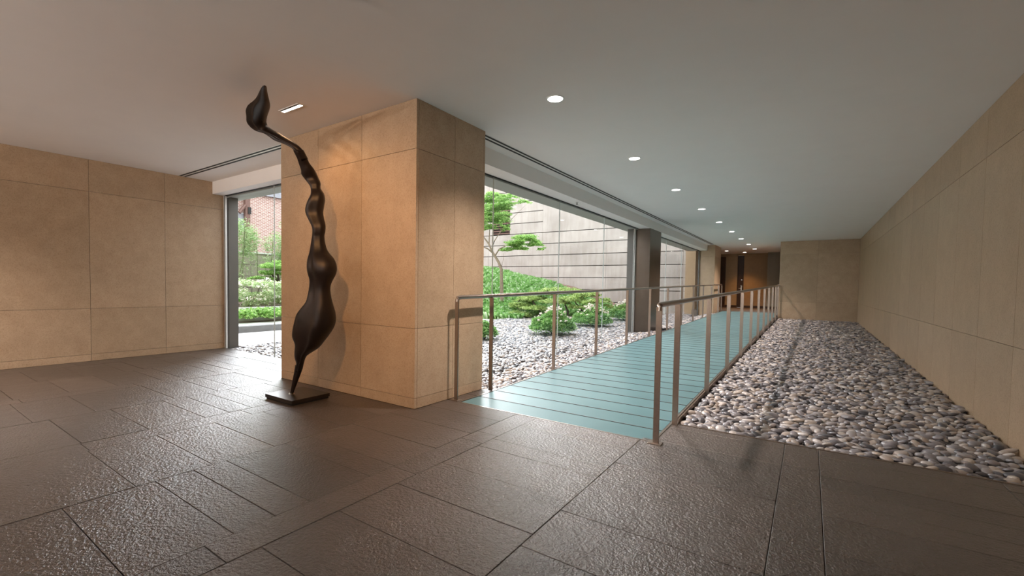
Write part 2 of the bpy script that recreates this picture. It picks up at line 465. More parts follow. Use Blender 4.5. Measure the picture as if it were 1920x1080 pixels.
# limestone block at the far end of the windows
wb = MB().box(-3.60, -3.07, 19.23, 20.57, -0.14, CH).obj('wall_block', 'joint', kind='structure')
tag(wb, 'limestone pier where the windows stop, at the upper end of the ramp')
for z0, z1 in zip([-0.12] + ZR[2:], ZR[2:]):
    panel_x(-3.62, -3.04, z0, z1, 19.2, 0.03, -1, wb)
    panel_y(19.23, 20.6, z0, z1, -3.04, 0.03, 1, wb)
MB().box(-4.0, -0.6, 20.05, 24.6, 0.0, 0.296).obj('floor_landing', 'granite', kind='structure')
we = MB().box(-4.4, -2.87, 24.5, 24.7, 0.29, CH).obj('wall_end', 'tanwall', kind='structure')
MB().box(-2.60, -1.62, 24.5, 24.7, 0.29, CH).obj('wall_end_brown', 'brownwall', kind='structure')
MB().box(-2.87, -2.60, 24.5, 24.7, 2.78, CH).obj('trim_9', 'brownwall', kind='structure')
MB().box(-1.62, -0.6, 24.1, 24.7, 0.29, CH).obj('wall_end_grey', 'greywall', kind='structure')
MB().box(-4.4, -4.0, 20.6, 24.7, 0.0, CH).obj('wall_hall', 'brownwall', kind='structure')
MB().box(-3.75, -3.38, 24.42, 24.5, 0.29, CH - 0.14).obj('trim_10', 'wood', kind='structure')
MB().box(-3.38, -2.87, 24.485, 24.5, 0.296, 0.40).box(-2.60, -1.62, 24.485, 24.5, 0.296, 0.40).box(-1.62, -0.9, 24.085, 24.1, 0.296, 0.40).obj('baseboard_end', 'wood', kind='structure')
dr = MB().box(-2.86, -2.61, 24.52, 24.56, 0.30, 2.775).obj('door_1', 'wood', kind='structure')
tag(dr, 'narrow dark brown door at the end of the passage')
MB().box(-2.87, -2.855, 24.48, 24.6, 0.3, 2.78).box(-2.615, -2.60, 24.48, 24.6, 0.3, 2.78).obj('door_frame', 'wood', dr)
MB().box(-2.72, -2.665, 24.505, 24.52, 1.10, 1.36).obj('handle_plate', 'steel_hi', dr)
MB().tube([(-2.69, 24.51, 1.22), (-2.69, 24.46, 1.22), (-2.80, 24.46, 1.22)], 0.012).obj('lever_handle', 'steel_hi', dr, True)
MB().tube([(-2.68, 24.52, 1.62), (-2.68, 24.49, 1.62)], 0.03, 14).obj('lock', 'steel_hi', dr, True)

# ------------------------------------------------------------------ dark metal column
dc = MB().box(-3.66, -3.31, 11.52, 12.52, -0.12, 2.66).obj('metal_column', 'bronzecol', kind='structure')
tag(dc, 'rectangular dark bronze clad column between the garden windows')
MB().box(-3.86, -3.70, 11.44, 12.0, -0.12, 2.655).obj('outer_fin', 'fin', dc)
for xx in (-3.70, -3.672):
    MB().box(xx, xx + 0.010, 11.44, 11.53, -0.12, 2.66).obj('edge_strip', 'white_metal', dc)
MB().box(-3.69, -3.672, 11.47, 11.53, -0.12, 2.66).obj('gasket', 'black', dc)

# ------------------------------------------------------------------ windows
def window(name, axis, c, a0, a1, z0, z1, joints, label):
    w = empty(name, (c, a0, 0) if axis == 'Y' else (a0, c, 0), 'structure'); tag(w, label)
    bd = [a0] + joints + [a1]
    for a, b in zip(bd, bd[1:]):
        if axis == 'Y': m = MB().box(c - 0.006, c + 0.006, a + 0.004, b - 0.004, z0, z1)
        else: m = MB().box(a + 0.004, b - 0.004, c - 0.006, c + 0.006, z0, z1)
        m.obj('glass_pane', 'glass', w)
    for j in joints:
        if axis == 'Y': m = MB().box(c - 0.007, c + 0.007, j - 0.0035, j + 0.0035, z0, z1)
        else: m = MB().box(j - 0.0035, j + 0.0035, c - 0.007, c + 0.007, z0, z1)
        m.obj('silicone_joint', 'glassedge', w)
    m = MB()
    for (p, q) in ((z0 - 0.03, z0), (z1 - 0.004, z1 + 0.006)):
        if axis == 'Y': m.box(c - 0.02, c + 0.02, a0, a1, p, q)
        else: m.box(a0, a1, c - 0.02, c + 0.02, p, q)
    m.obj('track', 'black', w)
    return w


window('window_1', 'X', 3.79, -8.36, -5.26, -0.01, 2.655, [-6.81], 'full height glass window beside the wall of pale panels')
lw = bpy.data.objects['window_1']
MB().box(-8.42, -8.40, 3.775, 3.805, 0, 2.66).obj('edge_strip', 'white_metal', lw)
MB().box(-8.40, -8.375, 3.78, 3.80, 0, 2.66).obj('gasket', 'black', lw)
MB().box(-8.375, -8.36, 3.775, 3.805, 0, 2.66).obj('edge_strip', 'white_metal', lw)
window('window_2', 'Y', -3.60, 4.08, 11.44, -0.06, 2.655, [5.10, 7.10, 9.17], 'long frameless glass window between the pillar and the metal column')
window('window_3', 'Y', -3.60, 12.53, 19.19, -0.06, 2.655, [14.2, 16.2], 'glass window beyond the dark metal column')
w3 = bpy.data.objects['window_3']
MB().box(-3.62, -3.58, 19.14, 19.19, -0.06, 2.655).obj('frame', 'fin', w3)
# glazed wall added behind the viewer to let daylight in
wk = MB().box(-8.45, -1.1, -4.3, -4.0, 0, CH).obj('wall_back', 'brownwall', kind='structure')
tag(wk, 'brown wall at the back of the lobby')
window('window_added', 'X', -4.2, -1.1, 1.33, 0.0, CH, [0.1], 'added daylight glazing at the back of the lobby')

# ------------------------------------------------------------------ glass ramp
SL = 0.0183; Y0R = 3.80; YB = 3.480; PITCHR = 0.3048; NP = 54


def rz(y): return max(0.0, SL * (y - Y0R))


ramp = empty('glass_ramp', (-1.88, YB, 0))
tag(ramp, 'long glass plank ramp of frosted teal glass rising between the handrails', 'ramp')
XL, XR = -2.815, -0.955
for i in range(NP):
    a = YB + 0.006 + i * PITCHR; b = a + PITCHR - 0.014
    za, zb = rz(a), rz(b)
    v = [(XL, a, za - 0.04), (XR, a, za - 0.04), (XR, b, zb - 0.04), (XL, b, zb - 0.04), (XL, a, za), (XR, a, za), (XR, b, zb), (XL, b, zb)]
    obj('plank', v, BF, 'teal', ramp)
    a2, b2 = b + 0.0015, b + 0.0125
    z2 = rz(b2) + 0.003
    MB().box(XL, XR, a2, b2, z2 - 0.05, z2).obj('joint_strip', 'joint_metal', ramp)
YE = YB + NP * PITCHR


def slab_y(x0, x1, y0, y1, zt, zb):      # follows the ramp
    ys = [y0, Y0R, y1] if y0 < Y0R < y1 else [y0, y1]
    m = MB()
    for a, b in zip(ys, ys[1:]):
        m.add([(x0, a, rz(a) + zb), (x1, a, rz(a) + zb), (x1, b, rz(b) + zb), (x0, b, rz(b) + zb), (x0, a, rz(a) + zt), (x1, a, rz(a) + zt), (x1, b, rz(b) + zt), (x0, b, rz(b) + zt)], BF)
    return m


slab_y(XL - 0.022, XL - 0.006, YB - 0.01, YE, 0.004, -0.05).obj('edge_trim', 'steel', ramp)
slab_y(XR + 0.006, XR + 0.024, YB - 0.01, YE, 0.004, -0.05).obj('edge_trim', 'steel', ramp)
MB().box(XL - 0.022, XR + 0.024, YB - 0.014, YB - 0.002, -0.04, 0.003).obj('edge_trim', 'steel_hi', ramp)
slab_y(XR + 0.010, XR + 0.040, 4.07, YE, -0.004, -0.23).obj('side_channel', 'fascia', ramp)
slab_y(XL - 0.045, XL - 0.024, 4.09, YE, -0.006, -0.23).obj('side_channel', 'fascia', ramp)
slab_y(XL, XR, YB, YE, -0.06, -0.12).obj('deck_frame', 'black', ramp)

# ------------------------------------------------------------------ handrails
LP = [3.504, 4.105] + [5.62 + 1.5265 * i for i in range(10)] + [20.10]
RP = [3.447, 4.03] + [5.48 + 1.5 * i for i in range(9)] + [18.72]


def railz(y): return 1.042 + SL * (y - 3.5)


def handrail(x, posts, label, far_return):
    r = empty('handrail', (x, posts[0], 0)); tag(r, label, 'handrail', 'handrails along the glass ramp')
    y0, y1 = posts[0], posts[-1]
    n = 14
    rt = 0.021
    # top rail: rounded bar, ends bent down into the first post
    pts = [(x, y0, railz(y0) - 0.045), (x, y0 + 0.002, railz(y0) - 0.02), (x, y0 + 0.012, railz(y0) - 0.005), (x, y0 + 0.03, railz(y0))]
    if far_return: pts += [(x, y1 - 0.03, railz(y1)), (x, y1 - 0.01, railz(y1) - 0.006), (x, y1, railz(y1) - 0.03)]
    else: pts += [(x, 18.85, railz(18.85))]
    MB().tube(pts, rt, n).obj('rail', 'steel', r, True)
    for i, y in enumerate(posts):
        zt = railz(y) - (0.02 if 0 < i < len(posts) - 1 or not far_return else 0.03)
        zb = 0.008 if i == 0 else rz(y) - 0.10
        if i == 1 and x > -2: zb = 0.0
        w = 0.021 if i == 0 else 0.0235
        MB().cbox(x - w, x + w, y - 0.008, y + 0.008, zb, zt, 0.0015).obj('post', 'steel', r)
        if i == 0: MB().cbox(x - 0.055, x + 0.045, y - 0.035, y + 0.035, 0.0, 0.008, 0.002).obj('base_plate', 'steel', r)
        elif i > 1:
            MB().box(x - 0.012, x + 0.012, y - 0.0095, y + 0.0095, rz(y) - 0.075, rz(y) - 0.055).obj('bolt', 'steel_hi', r)
    if not far_return:
        MB().tube([(x, 18.835, railz(18.85)), (x, 18.85, railz(18.85))], 0.04, 18).obj('wall_flange', 'steel', r, True)
    return r


handrail(-2.90, LP, 'metal handrail on slim flat posts on the pillar side of the ramp', True)
handrail(-0.91, RP, 'metal handrail on slim flat posts beside the indoor pebble bed', False)

# ------------------------------------------------------------------ ceiling fittings
def downlight(x, y, label, power, col=NEUT, grp='round downlights in a row over the ramp', spot=118):
    t = empty('ceiling_downlight', (x, y, CH)); tag(t, label, 'light', grp)
    MB().ring((x, y), 0.068, 0.082, CH - 0.006, CH).obj('trim_ring', 'white_metal', t, True)
    MB().disc((x, y), 0.068, CH - 0.003, CH - 0.0005).obj('lamp_face', 'emit', t)
    l = bpy.data.lights.new('lamp', 'SPOT'); l.energy = power; l.color = col; l.spot_size = math.radians(spot); l.spot_blend = 1.0; l.shadow_soft_size = 0.06
    lo = bpy.data.objects.new('lamp', l); COL.objects.link(lo); lo.parent = t; lo.location = (0, 0, -0.02)
    return t


ords = ['first', 'second', 'third', 'fourth', 'fifth', 'sixth', 'seventh', 'eighth', 'ninth']
for i in range(9):
    lab = 'round white recessed downlight, %s of the row over the ramp counted from the lobby' % ords[i]
    if i == 0: lab = 'round white recessed downlight, largest in view, nearest the square stone pillar'
    if i == 8: lab = 'round recessed downlight, last of the row before the dark end passage'
    downlight(-1.945, 3.705 + 2.2548 * i, lab, P_DOWN)
downlight(-6.9, 0.5, 'added round recessed fill light in the lobby ceiling, nearest the side wall of limestone', P_DOWN * 1.0, NEUT, 'added fill lights in the lobby ceiling')  # added out of view to brighten the left wall
downlight(-6.9, -1.7, 'added round recessed fill light in the lobby ceiling, nearest the brown back wall', P_DOWN, NEUT, 'added fill lights in the lobby ceiling')  # second added fill, lifts the left wall and the ceiling
downlight(-3.08, 22.4, 'small round downlight in the end passage, closest to the pier of pale stone', P_HALL, WARM, 'downlights in the end passage', 95)
downlight(-2.50, 23.6, 'small round downlight just in front of the narrow brown door', P_HALL, WARM, 'downlights in the end passage', 95)

sl = empty('slot_lamp', (-4.20, 2.50, CH)); tag(sl, 'short rectangular recessed ceiling lamp above the sculpture', 'light')
MB().box(-4.36, -4.04, 2.475, 2.482, CH - 0.006, CH).box(-4.36, -4.04, 2.535, 2.54, CH - 0.006, CH).box(-4.365, -4.36, 2.475, 2.54, CH - 0.006, CH).box(-4.04, -4.035, 2.475, 2.54, CH - 0.006, CH).obj('frame', 'white_metal', sl)
MB().box(-4.36, -4.04, 2.506, 2.535, CH - 0.004, CH).obj('lamp_face', 'emit_slot', sl)
MB().box(-4.36, -4.04, 2.482, 2.506, CH - 0.003, CH).obj('baffle', 'black', sl)
l = bpy.data.lights.new('lamp', 'SPOT'); l.energy = P_SLOT; l.color = WARM; l.spot_size = math.radians(125); l.spot_blend = 1.0; l.shadow_soft_size = 0.08
lo = bpy.data.objects.new('lamp', l); COL.objects.link(lo); lo.parent = sl; lo.location = (0, 0.0, -0.09); lo.rotation_euler = Vector((0.15, 0.5, -1.3)).to_track_quat('-Z', 'Y').to_euler()

# gallery spot behind the upper edge of the photograph
sp = empty('spotlight', (-2.3, 0.75, CH)); tag(sp, 'small white ceiling spotlight aimed at the sculpture', 'light')
MB().tube([(-2.3, 0.75, CH), (-2.3, 0.75, CH - 0.06)], 0.05, 20).obj('canopy', 'white_metal', sp, True)
dv = (Vector((-4.0, 2.9, 0.9)) - Vector((-2.3, 0.75, CH - 0.1))).normalized(); c0 = Vector((-2.3, 0.75, CH - 0.1))
MB().tube([c0 - dv * 0.06, c0 + dv * 0.08], 0.045, 20).obj('lamp_housing', 'white_metal', sp, True)
l = bpy.data.lights.new('lamp', 'SPOT'); l.energy = P_ART; l.color = WARM; l.spot_size = math.radians(84); l.spot_blend = 1.0; l.shadow_soft_size = 0.035
lo = bpy.data.objects.new('lamp', l); COL.objects.link(lo); lo.parent = sp; lo.location = Vector((0, 0, -0.1)) + dv * 0.1
lo.rotation_euler = dv.to_track_quat('-Z', 'Y').to_euler()


def slot_diffuser(axis, c, a0, a1, label):
    t = empty('linear_air_diffuser', (c, a0, CH) if axis == 'Y' else (a0, c, CH)); tag(t, label, 'air vent', 'linear ceiling diffusers')
    def bar(p, q, z, nm, mt):
        m = MB().box(c + p, c + q, a0, a1, CH - z, CH - 0.0004) if axis == 'Y' else MB().box(a0, a1, c + p, c + q, CH - z, CH - 0.0004)
        m.obj(nm, mt, t)
    bar(-0.056, -0.050, 0.004, 'rim', 'white_metal'); bar(0.050, 0.056, 0.004, 'rim', 'white_metal'); bar(-0.014, 0.014, 0.004, 'blade', 'white_metal')
    bar(-0.050, -0.014, 0.003, 'slot', 'black'); bar(0.014, 0.050, 0.003, 'slot', 'black')


for i_, xs_ in enumerate((-7.2, -5.0, -2.8)):  # added fill lamps out of view, they brighten the ceiling
    sk = empty('fill_uplight', (xs_, -4.0, 1.9)); tag(sk, 'added white half bowl fill uplight on the lobby back wall, %s' % ('nearest the side wall', 'middle of three', 'nearest the added glazing')[i_], 'light', 'added fill uplights on the back wall')
    MB().tube([(xs_, -3.9, 1.80), (xs_, -3.9, 1.84), (xs_, -3.9, 1.92)], [0.03, 0.08, 0.10], 18).obj('bowl', 'white_metal', sk, True)
    MB().box(xs_ - 0.03, xs_ + 0.03, -4.0, -3.9, 1.84, 1.90).obj('bracket', 'white_metal', sk)
    l = bpy.data.lights.new('lamp', 'SPOT'); l.energy = P_FILL; l.color = (1, .9, .82); l.spot_size = math.radians(160); l.spot_blend = 0.6; l.shadow_soft_size = 0.06
    lo = bpy.data.objects.new('lamp', l); COL.objects.link(lo); lo.parent = sk; lo.location = (0, 0.1, 0.08); lo.rotation_euler = Vector((0, 0.5, 1)).to_track_quat('-Z', 'Y').to_euler()
slot_diffuser('Y', -3.10, 4.08, 18.95, 'long twin slot air diffuser in the ceiling along the ramp windows')
slot_diffuser('X', 3.14, -8.40, -5.26, 'twin slot air diffuser in the ceiling between stone wall and pillar')

q = atZ(1082, 379, 2.66)
sn = empty('sprinkler_head', (q.x, q.y, 2.66)); tag(sn, 'tiny dark sprinkler head under the window soffit', 'sprinkler')
MB().tube([(q.x, q.y, 2.66), (q.x, q.y, 2.652)], 0.028, 16).obj('escutcheon', 'white_metal', sn, True)
MB().tube([(q.x, q.y, 2.655), (q.x, q.y, 2.625)], 0.008, 8).disc((q.x, q.y), 0.02, 2.62, 2.625, 12).obj('nozzle', 'fin', sn)

fl = empty('floodlight', (-3.80, 5.02, 2.655)); tag(fl, 'small dark floodlight under the outside lintel next to the pillar', 'light')
MB().box(-3.84, -3.76, 4.98, 5.06, 2.645, 2.655).obj('mount', 'fin', fl)
MB().tube([(-3.80, 5.02, 2.65), (-3.80, 5.02, 2.60)], 0.01, 8).obj('stem', 'fin', fl)
MB().tube([(-3.77, 4.93, 2.575), (-3.80, 5.02, 2.59), (-3.83, 5.12, 2.60)], [0.045, 0.05, 0.03], 16).obj('housing', 'fin', fl, True)

# ------------------------------------------------------------------ sculpture
SEC = []


def crop(ox, oy, rows):
    for a, b, c, d in rows: SEC.append(((ox + a / 6.75, oy + b / 6.75), (ox + c / 6.75, oy + d / 6.75)))


crop(450, 150, [(296, 76, 322, 76), (278, 98, 330, 95), (252, 150, 335, 145), (225, 213, 348, 215), (186, 264, 360, 275), (122, 320, 364, 330), (95, 385, 350, 390),
                (97, 455, 335, 440), (98, 530, 325, 500), (140, 598, 332, 545), (205, 645, 365, 600), (300, 675, 430, 640), (362, 715, 500, 672), (430, 770, 555, 700),
                (520, 805, 622, 738), (600, 838, 690, 785), (670, 888, 762, 842), (710, 960, 822, 908), (740, 1040, 872, 995)])
crop(520, 280, [(200, 12, 335, 8), (240, 90, 372, 75), (270, 180, 412, 170), (296, 262, 472, 245), (300, 315, 502, 295), (345, 378, 528, 362), (402, 452, 553, 430),
                (422, 505, 548, 492), (415, 572, 592, 560), (375, 650, 612, 642), (345, 740, 602, 722), (350, 812, 592, 800), (385, 890, 602, 872), (430, 980, 620, 962), (440, 1050, 612, 1050)])
crop(520, 420, [(438, 155, 602, 150), (425, 250, 612, 250), (410, 350, 650, 350), (385, 450, 732, 440), (380, 540, 768, 540), (392, 622, 755, 632), (415, 705, 702, 722),
                (412, 800, 675, 800), (395, 900, 682, 900), (370, 990, 707, 1000)])
crop(520, 540, [(305, 268, 738, 272), (262, 330, 757, 335), (238, 400, 763, 405), (208, 520, 742, 490), (197, 620, 690, 572), (225, 715, 622, 655), (216, 810, 540, 752),
                (216, 885, 440, 815), (232, 960, 375, 862), (220, 1010, 345, 940), (214, 1075, 322, 1030)])
crop(480, 640, [(492, 300, 604, 295), (481, 385, 580, 385), (463, 480, 545, 472), (449, 580, 502, 580), (437, 650, 474, 654), (434, 676, 468, 680)])
ns = len(SEC)
# remove order glitches: keep sections whose centre keeps moving down the spine
cps = []
for i, (L, R) in enumerate(SEC):
    t = i / (ns - 1)
    cy = (L[1] + R[1]) / 2
    zf = (740 - cy) / (740 - 165)
    Yd = 2.535 + 0.07 * min(1.0, zf / 0.25) - 0.68 * max(0, (zf - 0.70) / 0.30) ** 1.1
    a = atY(L[0], L[1], Yd); b = atY(R[0], R[1], Yd)
    cps.append((a, b))
NS = 40
verts = []; faces = []
view = fwd
widths = [(b - a).length for a, b in cps]
rowsv = []
import bisect
# resample with Catmull-Rom for a smooth skin
def cr(p0, p1, p2, p3, t): return 0.5 * ((2 * p1) + (p2 - p0) * t + (2 * p0 - 5 * p1 + 4 * p2 - p3) * t * t + (3 * p1 - p0 - 3 * p2 + p3) * t ** 3)


dense = []
for i in range(ns - 1):
    g = lambda j: cps[max(0, min(ns - 1, j))]
    for s in range(3):
        t = s / 3
        dense.append(tuple(cr(g(i - 1)[k], g(i)[k], g(i + 1)[k], g(i + 2)[k], t) for k in (0, 1)) + ((i + t) / (ns - 1),))
dense.append((cps[-1][0], cps[-1][1], 1.0))
for a, b, t in dense:
    c = (a + b) / 2; ax = (b - a) / 2; w = ax.length / 2 * 1.12; axn = ax.normalized()
    dn = (c - Vector((0, 0, EYE))).normalized(); dn = (dn - axn * dn.dot(axn)).normalized()
    dw = 0.8 * w + 0.006
    ph = t * 9.0
    for q in range(NS):
        th = 2 * math.pi * q / NS
        r = 1.0 + 0.0
        s_, c_ = math.sin(th), math.cos(th)
        # flutes and folds that twist down the body on the front and back faces
        fold = 1 + (0.20 * math.sin(2.0 * th + ph) + 0.15 * math.sin(4 * th - ph * 1.3) + 0.06 * math.sin(7 * th + ph * .7)) * (s_ ** 2)
        verts.append(c + axn * (w * c_) + dn * (dw * s_ * fold))
nd = len(dense)
for i in range(nd - 1):
    for q in range(NS):
        r = (q + 1) % NS; faces.append((i * NS + q, i * NS + r, (i + 1) * NS + r, (i + 1) * NS + q))
tip = (dense[0][0] + dense[0][1]) / 2 + Vector((0, 0, 0.006)); verts.append(tip); ti = len(verts) - 1
for q in range(NS): faces.append((ti, (q + 1) % NS, q))
faces.append(tuple((nd - 1) * NS + q for q in range(NS)))
sc = empty('bronze_sculpture', (-4.2, 2.57, 0)); tag(sc, 'tall twisting dark bronze sculpture on a flat plate in front of the pillar', 'sculpture')
obj('body', verts, faces, 'bronze', sc, True)
MB().cbox(-4.44, -3.965, 2.372, 2.785, 0.018, 0.05, 0.002).obj('plinth', 'plate', sc)
MB().box(-4.43, -3.975, 2.382, 2.775, 0.0, 0.018).obj('plinth_foot', 'black', sc)
bc = (dense[-1][0] + dense[-1][1]) / 2
MB().tube([(bc.x, bc.y, 0.049), (bc.x, bc.y, 0.056)], [0.032, 0.022], 14).obj('collar', 'steel_hi', sc, True)

# ================================================================== GARDEN GROUND
def hill(X, Y):
    def ss(t): t = max(0.0, min(1.0, t)); return t * t * (3 - 2 * t)
    pts = [(-16, 2.2), (-12.6, 1.85), (-11.5, 1.58), (-9.6, 1.22), (-8.2, 0.65), (-6.5, 0.2), (-4.5, 0.0), (0, 0)]
    r = 2.2
    for (xa, za), (xb, zb) in zip(pts, pts[1:]):
        if xa <= X <= xb: r = za + (zb - za) * (X - xa) / (xb - xa)
    f0 = 13.3 if X < -8.6 else 13.3 + (X + 8.6) * 1.2
    return r * ss((Y - f0) / 3.4) - 0.05


MB().box(-60, -8.9, -40, -4.4, -0.16, -0.06).box(-8.9, 30, -40, -4.45, -0.16, -0.06).obj('ground_bounce', 'paving', kind='structure')  # pale ground added to bounce daylight in through the rear glazing
nx, ny = 40, 30
vs = [(-16 + 12.6 * i / nx, 12.4 + 8.6 * j / ny, hill(-16 + 12.6 * i / nx, 12.4 + 8.6 * j / ny) - (0.02 if j else 0.3)) for j in range(ny + 1) for i in range(nx + 1)]
fs = [(j * (nx + 1) + i, j * (nx + 1) + i + 1, (j + 1) * (nx + 1) + i + 1, (j + 1) * (nx + 1) + i) for j in range(ny) for i in range(nx)]
mound = obj('ground_mound', vs, fs, 'mulch', None, True, kind='structure')
tag(mound, 'mulched garden mound rising to the concrete wall')
gs = MB().box(-40, -2.85, 3.83, 40, -0.4, -0.13).obj('ground_soil', 'soil', kind='structure')
path = MB().box(-11.0, -8.66, 3.9, 9.2, -0.14, -0.045).obj('path', 'paving', kind='structure')
MB().box(-10.6, -8.70, 9.2, 13.2, -0.14, -0.045).obj('path_landing', 'paving', kind='structure')
kb = MB().box(-11.25, -11.0, 3.9, 12.4, -0.14, 0.105).obj('kerb', 'kerb', kind='structure')
MB().box(-12.0, -11.25, 3.9, 12.4, -0.14, 0.10).obj('path_upper', 'paving', kind='structure')
MB().box(-12.75, -12.6, 3.9, 12.4, -0.14, 0.47).obj('kerb_terrace', 'paving', kind='structure')
MB().box(-12.6, -12.0, 3.9, 12.4, -0.14, 0.09).box(-20, -12.75, 3.9, 15, -0.14, 0.45).obj('ground_terrace', 'soil', kind='structure')

# ------------------------------------------------------------------ pebbles
def pebble_mesh(seed):
    import bmesh
    bm = bmesh.new(); bmesh.ops.create_icosphere(bm, subdivisions=2, radius=1.0)
    r = random.Random(seed); d = [Vector((r.uniform(-1, 1), r.uniform(-1, 1), r.uniform(-1, 1))).normalized() for _ in range(5)]; a = [r.uniform(-0.13, 0.16) for _ in range(5)]
    for v in bm.verts:
        n = v.co.normalized(); f = 1 + sum(ai * max(0, n.dot(di)) ** 2 for ai, di in zip(a, d)); v.co = n * f
    me = bpy.data.meshes.new('pebble'); bm.to_mesh(me); bm.free(); me.materials.append(M['pebble'])
    me.polygons.foreach_set('use_smooth', [True] * len(me.polygons)); return me


PM = [pebble_mesh(i) for i in range(5)]


def pebble_points(x0, x1, y0, y1, sp, keep, layers=2, zt=-0.025):
    pts = []
    for L in range(layers):
        ys = np.arange(y0, y1, sp * 0.87)
        for j, yy in enumerate(ys):
            xs = np.arange(x0 + (j % 2) * sp / 2, x1, sp)
            xx = xs + nr.uniform(-0.3, 0.3, len(xs)) * sp; y2 = yy + nr.uniform(-0.3, 0.3, len(xs)) * sp
            zz = zt - L * 0.028 + nr.uniform(-0.012, 0.010, len(xs))
            pts.append(np.stack([xx, y2, zz], 1))
    p = np.concatenate(pts); m = np.array([keep(a, b) for a, b, _ in p]); return p[m]


def pebble_xf(n, sp):
    s = nr.uniform(0.62, 1.12, n) * sp * 0.66
    sx = s * nr.uniform(0.95, 1.35, n); sy = s * nr.uniform(0.62, 0.95, n); sz = s * nr.uniform(0.36, 0.6, n)
    rot = np.stack([nr.normal(0, 0.22, n), nr.normal(0, 0.22, n), nr.uniform(0, 6.283, n)], 1)
    return np.stack([sx, sy, sz], 1), rot


def gn_instances(o, me_obj_mesh):
    """geometry nodes: instance one stone on every point, with stored scale and rotation"""
    ng = bpy.data.node_groups.new('scatter_stones', 'GeometryNodeTree')
    ng.interface.new_socket('Geometry', in_out='INPUT', socket_type='NodeSocketGeometry'); ng.interface.new_socket('Geometry', in_out='OUTPUT', socket_type='NodeSocketGeometry')
    gi = ng.nodes.new('NodeGroupInput'); go = ng.nodes.new('NodeGroupOutput')
    ico = ng.nodes.new('GeometryNodeMeshIcoSphere'); ico.inputs['Radius'].default_value = 1.0; ico.inputs['Subdivisions'].default_value = 3 if False else 2
    sp_ = ng.nodes.new('GeometryNodeSetPosition'); no = ng.nodes.new('ShaderNodeTexNoise'); no.inputs['Scale'].default_value = 0.8
    pos = ng.nodes.new('GeometryNodeInputPosition'); ng.links.new(pos.outputs[0], no.inputs['Vector'])
    vm = ng.nodes.new('ShaderNodeVectorMath'); vm.operation = 'SUBTRACT'; vm.inputs[1].default_value = (0.5, 0.5, 0.5); ng.links.new(no.outputs['Color'], vm.inputs[0])
    vs_ = ng.nodes.new('ShaderNodeVectorMath'); vs_.operation = 'SCALE'; vs_.inputs['Scale'].default_value = 0.5; ng.links.new(vm.outputs[0], vs_.inputs[0])
    ng.links.new(ico.outputs['Mesh'], sp_.inputs['Geometry']); ng.links.new(vs_.outputs[0], sp_.inputs['Offset'])
    ss_ = ng.nodes.new('GeometryNodeSetShadeSmooth'); ng.links.new(sp_.outputs[0], ss_.inputs[0])
    sm = ng.nodes.new('GeometryNodeSetMaterial'); sm.inputs['Material'].default_value = M['pebble']; ng.links.new(ss_.outputs[0], sm.inputs[0])
    ip = ng.nodes.new('GeometryNodeInstanceOnPoints')
    ar = ng.nodes.new('GeometryNodeInputNamedAttribute'); ar.data_type = 'FLOAT_VECTOR'; ar.inputs[0].default_value = 'rot'
    asx = ng.nodes.new('GeometryNodeInputNamedAttribute'); asx.data_type = 'FLOAT_VECTOR'; asx.inputs[0].default_value = 'scl'
    er = ng.nodes.new('FunctionNodeEulerToRotation'); ng.links.new(ar.outputs[0], er.inputs[0])
    ng.links.new(gi.outputs[0], ip.inputs['Points']); ng.links.new(sm.outputs[0], ip.inputs['Instance'])
    ng.links.new(er.outputs[0], ip.inputs['Rotation']); ng.links.new(asx.outputs[0], ip.inputs['Scale'])
    ng.links.new(ip.outputs[0], go.inputs[0])
    md = o.modifiers.new('stones', 'NODES'); md.node_group = ng


def pebble_cloud(name, parent, p, scl, rot):
    me = bpy.data.meshes.new(name); me.vertices.add(len(p)); me.vertices.foreach_set('co', p.astype(np.float32).ravel())
    for nm, arr in (('scl', scl), ('rot', rot)):
        a = me.attributes.new(nm, 'FLOAT_VECTOR', 'POINT'); a.data.foreach_set('vector', arr.astype(np.float32).ravel())
    me.materials.append(M['pebble'])
    o = bpy.data.objects.new(name, me); COL.objects.link(o); o.parent = parent; o['kind'] = 'stuff'
    gn_instances(o, None); return o


def zbr(y): return 0.0118 * max(0.0, y - 4.05)


def zbl(x_, y): return max(0.0, y - 4.1) * (0.005 + 0.011 * max(0.0, min(1.0, (x_ + 3.7) / 0.6)))


bed = MB().add([(-0.93, 4.05, -0.3), (1.33, 4.05, -0.3), (1.33, 18.9, -0.3), (-0.93, 18.9, -0.3), (-0.93, 4.05, -0.095), (1.33, 4.05, -0.095), (1.33, 18.9, zbr(18.9) - 0.095), (-0.93, 18.9, zbr(18.9) - 0.095)], BF).obj('pebble_bed', 'bedshade', kind='structure')
tag(bed, 'indoor bed of smooth grey pebbles beside the ramp')
kp = lambda a, b: -0.888 < a < 1.28 and 4.10 < b < 18.80
p = pebble_points(-0.91, 1.32, 4.08, 18.84, 0.066, kp, 2, -0.03)
p[:, 2] += np.array([zbr(b) for b in p[:, 1]])
s_, r_ = pebble_xf(len(p), 0.066)
Fv, Rv = np.array(fwd), np.array(rgt)
d = p - np.array([0, 0, EYE]); dep = d @ Fv; px = PX + F_PX * (d @ Rv) / dep
front = (p[:, 2] > -0.045) & (p[:, 1] < 12)
dist = np.where(front & (px < 1480), dep, dep + 6.0)
order = np.argsort(dist); near = order[:300]; rest = order[300:]
for k_, i in enumerate(near):
    o = bpy.data.objects.new('pebble', PM[k_ % 5]); COL.objects.link(o); o.parent = bed; o.location = p[i]; o.scale = s_[i]; o.rotation_euler = r_[i]
pebble_cloud('pebbles', bed, p[rest], s_[rest], r_[rest])

